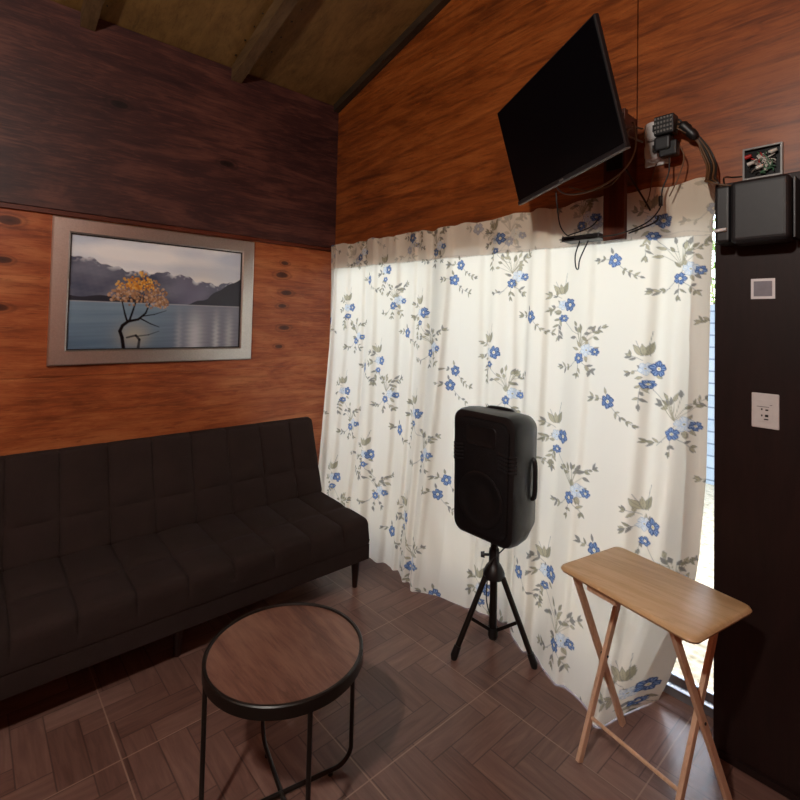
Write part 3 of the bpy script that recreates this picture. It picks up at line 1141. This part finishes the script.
hl, hs, rc = .2400, .170, .028
poly = []
for (sx, sy, a0) in ((1, 1, 0), (-1, 1, 90), (-1, -1, 180), (1, -1, 270)):
    for i in range(9):
        a = math.radians(a0 + 90 * i / 8)
        poly.append((sx * (hl - rc) + rc * math.cos(a), sy * (hs - rc) + rc * math.sin(a)))
loops = []
for (ins, z) in ((.010, TZ - .022), (.003, TZ - .018), (0, TZ - .011), (.003, TZ - .004), (.010, TZ)):
    loops.append([T(p[0] * (1 - ins / hl), p[1] * (1 - ins / hs), z) for p in poly])
MB().loft(loops).build('tabletop', M['pine'], tray, smooth='auto')
zt = TZ - .023
for s in (-1, 1):
    # outer leg: from the front of the top to the back of the floor; inner leg crosses it
    lo, lo2 = (-.186, -.186) if s < 0 else (.160, .190)
    li, li2 = (-.160, -.160) if s < 0 else (.162, .157)
    MB().bar(T(lo, -.135, zt - .004), T(lo2, .135, .004), .024, .0145, tl.cross(Vector((0, 0, 1)))).build('leg', M['pine_leg'], tray, bevel=.002)
    MB().bar(T(li, .115, zt - .004), T(li2, -.142, .004), .024, .0145, tl.cross(Vector((0, 0, 1)))).build('leg', M['pine_leg'], tray, bevel=.002)
    pz = .318
    mo, mi = (lo + lo2) / 2, (li + li2) / 2
    MB().cyl(T(min(mo, mi) - .009, -.004, pz), T(max(mo, mi) + .009, -.004, pz), .0045, n=12).build('pivot_pin', M['black_metal'], tray, smooth='auto')
fr = MB()
fr.bar(T(-.176, -.105, zt - .008), T(.150, -.105, zt - .008), .022, .016, ts).build('cleat', M['pine_leg'], tray, bevel=.002)
MB().bar(T(-.1, .095, zt - .008), T(.1, .095, zt - .008), .022, .016, ts).build('cleat', M['pine_leg'], tray, bevel=.002)
MB().bar(T(-.125, -.140, zt - .0085), T(-.015, -.140, zt - .0085), .034, .017, ts).build('latch_block', M['pine_leg'], tray, bevel=.002)
MB().cyl(T(-.152, -.086, .135), T(.152, -.086, .135), .0062, n=12).build('stretcher', M['pine_leg'], tray, smooth='auto')

# ------------------------------------------------------------------ loudspeaker and stand
PX_, PY_ = 1.872, -.306
stand = empty('speaker_stand', (PX_, PY_, 0), 'black tripod stand with spread legs under the loudspeaker by the curtain', 'speaker stand')
MB().cyl((PX_, PY_, .055), (PX_, PY_, .335), .0175).build('lower_pole', M['black_metal'], stand, smooth='auto')
MB().cyl((PX_, PY_, .36), (PX_, PY_, .548), .0175).build('pole', M['black_metal'], stand, smooth='auto')
MB().lathe([(0, .455), (.0225, .455), (.0245, .44), (.0245, .392), (.034, .380), (.050, .350), (.051, .326), (.030, .318), (0, .318)], (PX_, PY_, 0), 12).build('collar', M['black_plastic'], stand, smooth='auto')
kd = Vector((-.72, -.69, 0))
kp = Vector((PX_, PY_, .425))
kb = MB().cyl(kp + kd * .02, kp + kd * .045, .006, n=10)
kb.cyl(kp + kd * .045, kp + kd * .062, .015, .012, 14)
kb.build('clamp_knob', M['black_plastic'], stand, smooth='auto')
MB().lathe([(0, .095), (.024, .095), (.024, .060), (.018, .045), (0, .045)], (PX_, PY_, 0), 24).build('lower_collar', M['black_plastic'], stand, smooth='auto')
for (fx_, fy_) in ((1.806, -.500), (2.070, -.270), (1.765, -.172)):
    d = Vector((fx_ - PX_, fy_ - PY_, 0))
    tp = Vector((PX_, PY_, .335)) + d.normalized() * .046
    ft = Vector((fx_, fy_, .014))
    lg = MB().cyl(tp, ft, .0125, n=16).build('leg', M['black_metal'], stand, smooth='auto')
    dn = (ft - tp).normalized()
    MB().tube([ft - dn * .045, ft - dn * .002, (fx_, fy_, .0)], [.0155, .017, .013], 16).build('rubber_foot', M['black_plastic'], lg, smooth='auto')
    mid = tp + (ft - tp) * .52
    MB().bar((PX_, PY_, .075), mid, .014, .006, (0, 0, 1)).build('brace', M['black_metal'], stand)

spk = empty('loudspeaker', (1.895, -.32, .55), 'black portable loudspeaker box with handle on a tripod stand', 'loudspeaker')
SX, SZc = 1.897, .822


def rrect(cx_, cz_, hw, hh_, r, y, k_=7, taper=0.0):
    out = []
    for (sx, sz, a0) in ((1, 1, 0), (-1, 1, 90), (-1, -1, 180), (1, -1, 270)):
        for i in range(k_ + 1):
            a = math.radians(a0 + 90 * i / k_)
            xx = sx * (hw - r) + r * math.cos(a)
            z_ = sz * (hh_ - r) + r * math.sin(a)
            xx *= 1 + taper * z_ / hh_
            out.append((cx_ + xx, y, cz_ + z_))
    return out


cab = MB().loft([rrect(SX, SZc, .158, .268, .045, -.440, taper=.03), rrect(SX, SZc, .166, .278, .05, -.436, taper=.03), rrect(SX, SZc, .173, .284, .055, -.415, taper=.03),
                 rrect(SX, SZc, .176, .287, .06, -.375, taper=.03), rrect(SX, SZc, .172, .283, .06, -.320, taper=.03), rrect(SX, SZc, .140, .262, .06, -.225, taper=.02), rrect(SX, SZc, .118, .245, .05, -.200, taper=.02)])
cab = cab.build('cabinet', M['black_plastic'], spk, smooth='auto')
# grille with a woofer bulge and a horn recess
gl_ = MB().loft([rrect(SX, SZc - .004, .146, .256, .055, -.4405, taper=.03), rrect(SX, SZc - .004, .143, .253, .052, -.4475, taper=.03), rrect(SX, SZc - .004, .132, .242, .045, -.4505, taper=.03)])
gr_o = gl_.build('grille', M['grille'], spk, smooth='auto')
Rx = Matrix.Rotation(PI / 2, 4, 'X')


def ring(cx_, cz_, y, prof, name, mat, parent):
    mtx = Matrix.Translation((cx_, y, cz_)) @ Rx
    MB().lathe(prof, (0, 0, 0), 48, mtx).build(name, mat, parent, smooth='auto')


ring(SX, .72, -.4506, [(.122, 0), (.124, .004), (.114, .007), (.100, .003), (.060, .002), (.045, .005), (0, .008)], 'woofer', M['black_plastic'], gr_o)
MB().loft([rrect(SX, 1.0, .085, .045, .02, -.4506), rrect(SX, 1.0, .082, .042, .018, -.4545), rrect(SX, 1.0, .06, .025, .012, -.4525)]).build('horn', M['black_plastic'], gr_o, smooth='auto')
for s in (-1, 1):
    mb = MB()
    for i in range(5):
        z = .872 + i * .0165
        mb.bar((SX + s * .098, -.4515, z + .008), (SX + s * .150, -.4515, z), .0075, .010, (0, 0, 1))
        mb.bar((SX + s * .150, -.4495, z), (SX + s * .1745, -.425, z - .001), .0075, .012, (0, 0, 1))
    mb.build('vent_fins', M['dark_grey'], cab)
# side handles
for s in (-1, 1):
    xo = SX + s * .164
    MB().tube(smooth_path([(xo, -.295, .735), (xo + s * .014, -.295, .75), (xo + s * .017, -.295, .82), (xo + s * .014, -.295, .895), (xo, -.295, .91)], 5), .0105, 12).build('handle', M['black_plastic'], spk, smooth='auto')
MB().tube(smooth_path([(SX - .07, -.31, 1.095), (SX - .06, -.31, 1.105), (SX, -.31, 1.108), (SX + .06, -.31, 1.105), (SX + .07, -.31, 1.095)], 5), .010, 12).build('handle', M['black_plastic'], spk, smooth='auto')
# speaker cable lying down the stand
MB().tube(smooth_path([(1.90, -.235, .53), (1.905, -.25, .47), (1.88, -.352, .40), (1.856, -.335, .30), (1.85, -.33, .22), (1.862, -.32, .16), (1.84, -.29, .18), (1.855, -.28, .30)], 6), .003, 8).build('speaker_cable', M['cable_black'], smooth=True)
tag(bpy.data.objects['speaker_cable'], 'thin black cable looped down the loudspeaker stand', 'cable')

# ------------------------------------------------------------------ television on a swivel mount, hung from a stained board
bk = empty('mounting_board', (2.34, -.10, 1.875), 'dark brown stained board hanging from the wall behind the television', 'board')
MB().box((2.293, -.135, 1.872), (2.384, -.105, 2.43)).build('plank', M['plank_brown'], bk, bevel=.002)
MB().box((2.30, -.105, 2.13), (2.377, -.001, 2.42)).build('spacer', M['plank_brown'], bk)

a, b_, c_ = -.499, -.268, .019
N = Vector((math.sin(a) * math.cos(b_), -math.cos(a) * math.cos(b_), math.sin(b_)))
Rv = Vector((math.cos(a), math.sin(a), 0))
Uv = -N.cross(Rv) if N.cross(Rv).z < 0 else N.cross(Rv)
TR, TU = math.cos(c_) * Rv + math.sin(c_) * Uv, -math.sin(c_) * Rv + math.cos(c_) * Uv
TVC = Vector((2.268, -.536, 2.264))
TVM = Matrix.Identity(4)
for i in range(3):
    TVM[i][0], TVM[i][1], TVM[i][2], TVM[i][3] = TR[i], N[i] * -1, TU[i], TVC[i]
# local: x right, y away from the viewer, z up
tv = empty('television', TVC, 'black flat television tilted down from a bracket above the curtain', 'television')
MB().box((-.365, .004, -.215), (.365, .022, .215), TVM).build('housing', M['black_plastic'], tv, bevel=.004)
MB().box((-.358, .0025, -.200), (.358, .0042, .209), TVM).build('screen', M['gloss_black'], tv)
MB().box((-.365, .0, -.2155), (.365, .0039, -.2015), TVM).build('lower_bezel', M['dark_grey'], tv, bevel=.001)
MB().box((-.364, .001, -.219), (.364, .021, -.2155), TVM).build('trim_strip', M['mid_grey'], tv)
MB().box((-.014, -.0012, -.2125), (.014, .0001, -.2055), TVM).build('logo', M['mid_grey'], tv)
mb = MB()
mb.loft([[TVM @ Vector((x * sx, y, z0_ if j == 0 else z1_)) for (x, j) in ((-1, 0), (1, 0), (1, 1), (-1, 1))] for (y, sx, z0_, z1_) in ((.022, .33, -.19, .13), (.050, .27, -.16, .07))])
mb.build('rear_cover', M['black_plastic'], tv, bevel=.004)
mt = empty('television_bracket', (2.34, -.14, 2.15), 'black swivel bracket fixed to the brown board behind the television', 'wall mount')
MB().box((2.31, -.146, 2.17), (2.38, -.136, 2.41)).build('wall_plate', M['black_metal'], mt, bevel=.002)
pb = TVM @ Vector((0, .055, -.03))
pa = Vector((2.345, -.150, 2.29))
pm = Vector((2.43, -.27, 2.275))
MB().tube([pa, pa + Vector((.02, -.03, 0)), pm], .014, 12).build('arm', M['black_metal'], mt, smooth='auto')
MB().tube([pm, pb + (TVM.to_3x3() @ Vector((0, .02, 0)))], .014, 12).build('arm', M['black_metal'], mt, smooth='auto')
MB().cyl(pm - Vector((0, 0, .025)), pm + Vector((0, 0, .025)), .018, n=18).build('joint', M['black_metal'], mt, smooth='auto')
MB().box((-.10, .0505, -.10), (.10, .058, .06), TVM).build('mount_plate', M['black_metal'], mt, bevel=.002)
jb = pb + (TVM.to_3x3() @ Vector((0, .015, 0)))
MB().cyl(jb - TR * .03, jb + TR * .03, .017, n=16).build('tilt_joint', M['black_metal'], mt, smooth='auto')

# media box beside the board
bx = empty('media_box', (2.22, -.12, 1.875), 'small flat black box strapped to the left of the brown board', 'media box')
MB().box((2.115, -.168, 1.882), (2.292, -.078, 1.905)).build('case', M['black_plastic'], bx, bevel=.004)
MB().box((2.13, -.1695, 1.888), (2.18, -.1682, 1.896)).build('front_window', M['gloss_black'], bx)

# ------------------------------------------------------------------ plugs on the wall
ol = empty('power_outlet', (2.45, 0, 2.19), 'white double wall outlet behind the black adapters right of the television', 'outlet')
MB().box((2.415, -.010, 2.192), (2.52, 0, 2.378)).build('cover_plate', M['white_plastic'], ol, bevel=.006)
for z in (2.246, 2.332):
    mb = MB().loft([rrect(2.458, z, .030, .040, .024, -.010), rrect(2.458, z, .030, .040, .024, -.046), rrect(2.458, z, .024, .034, .020, -.053)])
    mb.build('socket', M['white_plastic'], ol, smooth='auto')
ad = empty('power_adapter', (2.52, -.08, 2.29), 'ribbed black plug adapter in the upper wall socket', 'power adapter', None)
MB().box((2.490, -.112, 2.283), (2.566, -.055, 2.362)).build('body', M['black_plastic'], ad, bevel=.006)
mb = MB()
for i in range(6):
    for j in range(4):
        x = 2.494 + i * .0118
        z = 2.292 + j * .0175
        mb.box((x, -.116, z), (x + .007, -.111, z + .010))
mb.build('ribs', M['mid_grey'], ad, bevel=.001)
MB().box((2.472, -.075, 2.318), (2.4895, -.0535, 2.345)).box((2.4885, -.070, 2.318), (2.50, -.0555, 2.345)).build('plug', M['black_plastic'], ad)
ad2 = empty('power_adapter', (2.52, -.08, 2.20), 'smooth dark grey plug adapter in the lower wall socket', 'power adapter')
MB().box((2.488, -.108, 2.222), (2.552, -.055, 2.280)).build('body', M['dark_grey'], ad2, bevel=.010, seg=3)
MB().box((2.505, -.098, 2.196), (2.572, -.056, 2.258)).build('lower_body', M['black_plastic'], ad2, bevel=.006)
MB().box((2.472, -.075, 2.232), (2.4875, -.0535, 2.260)).build('plug', M['black_plastic'], ad2)

jx = empty('junction_box', (2.837, 0, 2.06), 'open square junction box full of coloured wires above the black wall box', 'junction box')
x0, x1, zz0, zz1 = 2.776, 2.896, 2.062, 2.180
mb = MB()
for (lo, hi) in (((x0, -.02, zz0), (x0 + .006, 0, zz1)), ((x1 - .006, -.02, zz0), (x1, 0, zz1)), ((x0 + .006, -.02, zz1 - .006), (x1 - .006, 0, zz1)), ((x0 + .006, -.02, zz0), (x1 - .006, 0, zz0 + .006))):
    mb.box(lo, hi)
mb.build('box_rim', M['mid_grey'], jx)
MB().box((x0 + .006, -.004, zz0 + .006), (x1 - .006, -.001, zz1 - .006)).build('box_back', M['gloss_black'], jx)
cs = [('green_wire', 10), ('white_wire', 8), ('cable_black', 8), ('cable_grey', 8), ('red', 3)]
for mn, cnt in cs:
    for i in range(cnt):
        p = [(random.uniform(x0 + .014, x1 - .014), random.uniform(-.020, -.008), random.uniform(zz0 + .014, zz1 - .014)) for _ in range(4)]
        p = [Vector(p[0]) * .4 + Vector(q) * .6 for q in p]
        MB().tube(smooth_path(p, 5), .0022, 7).build('wire', M[mn], jx, smooth=True)
for (x, z, mn) in ((2.795, 2.145, 'red'), (2.803, 2.118, 'white_wire'), (2.830, 2.100, 'white_wire'), (2.872, 2.150, 'white_wire')):
    MB().tube([(x - .010, -.022, z), (x + .010, -.024, z + .005)], [.008, .006], 10).build('wire_nut', M[mn], jx, smooth='auto')

wb_ = empty('equipment_box', (2.86, -.145, 1.79), 'squarish black plastic box mounted high on the dark pier', 'wall box')
MB().box((2.792, -.250, 1.793), (2.957, -.147, 2.006)).build('body', M['dark_grey'], wb_, bevel=.018, seg=4)
MB().box((2.744, -.238, 1.800), (2.791, -.147, 2.000)).build('side_cover', M['black_plastic'], wb_, bevel=.010, seg=3)
MB().box((2.958, -.215, 1.80), (2.966, -.147, 2.00)).build('end_cap', M['black_plastic'], wb_, bevel=.002)
MB().cyl((2.745, -.243, 1.842), (2.782, -.243, 1.845), .006, n=12).build('terminal', M['white_plastic'], wb_, smooth='auto')

sg = empty('paper_sticker', (2.865, -.146, 1.607), 'small square white sticker with faded grey print on the dark pier', 'sticker')
MB().box((2.831, -.1465, 1.608), (2.899, -.1452, 1.678)).build('paper', M['paper'], sg)
MB().box((2.839, -.1470, 1.617), (2.891, -.14655, 1.669)).build('print', M['print_grey'], sg)

ot = empty('socket_plate', (2.872, -.146, 1.168), 'white rectangular socket plate low on the dark pier', 'outlet')
MB().box((2.834, -.152, 1.168), (2.911, -.1455, 1.286)).build('cover_plate', M['white_plastic'], ot, bevel=.003)
MB().box((2.850, -.1545, 1.190), (2.895, -.1521, 1.264)).build('socket', M['white_plastic'], ot, bevel=.001)
MB().box((2.850, -.1552, 1.240), (2.884, -.1546, 1.2415)).box((2.886, -.1552, 1.247), (2.893, -.1546, 1.2485)).build('switch_gap', M['black_plastic'], ot)
mb = MB()
for (x, z, w_, h_) in ((2.862, 1.229, .004, .006), (2.874, 1.228, .008, .005), (2.862, 1.208, .004, .006), (2.873, 1.207, .009, .008), (2.870, 1.197, .012, .004)):
    mb.box((x, -.1552, z), (x + w_, -.1546, z + h_))
mb.build('slots', M['black_plastic'], ot)


# ------------------------------------------------------------------ loose cables, one object each
def cable(pts, r, mat, label, k_=8):
    o = MB().tube(smooth_path(pts, k_), r, 8).build('cable', M[mat], smooth=True)
    tag(o, label, 'cable')


cable([(2.40, -.10, 2.37), (2.416, -.12, 2.354), (2.441, -.16, 2.269), (2.455, -.22, 2.184), (2.447, -.30, 2.104), (2.389, -.36, 2.044), (2.308, -.38, 2.028), (2.240, -.375, 2.045), (2.205, -.385, 2.085)], .0036, 'cable_grey', 'grey cable drooping in a long curve under the television')
cable([(2.190, -.345, 2.065), (2.158, -.28, 2.022), (2.126, -.20, 1.954), (2.150, -.185, 1.909), (2.175, -.18, 1.910), (2.253, -.17, 1.932), (2.289, -.165, 1.965)], .003, 'cable_black', 'thin black cable curling from the television down to the media box')
cable([(2.19, -.14, 1.882), (2.175, -.15, 1.82), (2.183, -.16, 1.765), (2.195, -.16, 1.755), (2.20, -.155, 1.80), (2.225, -.13, 1.882)], .003, 'cable_black', 'black cable hanging in a narrow loop below the media box')
cable([(2.54, -.08, 2.194), (2.54, -.085, 2.13), (2.52, -.095, 2.06), (2.515, -.10, 1.99), (2.47, -.12, 1.93), (2.38, -.16, 1.89), (2.29, -.18, 1.885), (2.22, -.175, 1.90)], .003, 'cable_black', 'black power lead dropping from the lower adapter and running left across the board')
MB().cyl((2.515, -.099, 2.035), (2.516, -.1, 1.995), .008, n=12).build('cable_ferrite', M['black_plastic'], smooth='auto')
tag(bpy.data.objects['cable_ferrite'], 'small black lump on the power lead below the adapters', 'ferrite bead')
cable([(2.575, -.07, 2.235), (2.592, -.072, 2.18), (2.575, -.085, 2.10), (2.545, -.09, 2.03)], .0025, 'cable_brown', 'short brown wire falling right of the lower adapter')
cable([(2.476, -.04, 2.190), (2.472, -.07, 2.13), (2.468, -.09, 2.05), (2.455, -.10, 2.0)], .0025, 'cable_brown', 'thin brown wire hanging straight below the outlet')
cable([(2.413, -.03, 2.36), (2.400, -.10, 2.35), (2.405, -.16, 2.30), (2.427, -.06, 2.29)], .004, 'cable_grey', 'grey cable looped between the bracket and the white outlet')
cable([(2.39, -.14, 2.17), (2.42, -.12, 2.10), (2.46, -.11, 2.02), (2.48, -.11, 1.98)], .004, 'cable_black', 'black cable slanting down to the right from the bracket')
cable([(2.387, -.095, 1.90), (2.43, -.10, 1.91), (2.49, -.085, 1.935), (2.50, -.08, 1.96)], .0035, 'cable_black', 'black cable running to the right from the foot of the board')
cable([(2.40, -.21, 2.12), (2.34, -.19, 2.09), (2.26, -.20, 2.085), (2.20, -.26, 2.10)], .003, 'cable_brown', 'brown wire stretched sideways under the television bracket')
bn = empty('cable_bundle', (2.66, -.05, 2.0), 'taped bundle of black and brown cables arching from the adapters to the black wall box', 'cable bundle')
for i, mt_ in enumerate(('cable_black', 'cable_brown', 'cable_black', 'cable_brown', 'cable_brown')):
    j = .0075 * i
    p = [(2.568, -.066 - j * .5, 2.345 - .010 * i), (2.606, -.05 - j * .4, 2.302 - j), (2.634, -.045, 2.266 - j), (2.674 - j, -.045, 2.200), (2.697 - j, -.05, 2.134), (2.705 - j, -.09, 2.075), (2.738 - j, -.19, 2.035), (2.752 + j, -.190, 2.0055)]
    MB().tube(smooth_path(p, 8), .0036, 8).build('strand', M[mt_], bn, smooth=True)
MB().tube(smooth_path([(2.576, -.068, 2.326), (2.604, -.058, 2.290), (2.632, -.051, 2.253)], 4), [.010, .020, .019, .021, .017, .020, .019, .017, .009], 12).build('tape_wrap', M['black_plastic'], bn, smooth=True)
cable([(2.762, -.243, 1.843), (2.735, -.235, 1.85), (2.728, -.20, 1.90), (2.74, -.16, 1.96)], .003, 'white_wire', 'short white wire clipped to the left of the black wall box')
cable([(2.775, -.03, 2.075), (2.755, -.06, 2.07), (2.745, -.13, 2.055), (2.765, -.19, 1.998)], .003, 'cable_black', 'short black wire from the junction box into the wall box')

# ------------------------------------------------------------------ ceiling lamp (above and behind the camera)
lm = empty('pendant_lamp', (LAMP.x, LAMP.y, LAMP.z), 'pendant lamp with a small metal shade hanging from the sloping ceiling', 'lamp')
MB().cyl((LAMP.x, LAMP.y, LAMP.z + .16), (LAMP.x, LAMP.y, zc(LAMP.x)), .004, n=8).build('cord', M['cable_black'], lm, smooth=True)
MB().lathe([(.02, .17), (.05, .16), (.11, .10), (.12, .095), (.055, .155), (.02, .165)], (LAMP.x, LAMP.y, LAMP.z), 40).build('lamp_shade', M['white_plastic'], lm, smooth='auto')
MB().cyl((LAMP.x, LAMP.y, LAMP.z + .09), (LAMP.x, LAMP.y, LAMP.z + .16), .018, n=16).build('socket', M['black_plastic'], lm, smooth='auto')
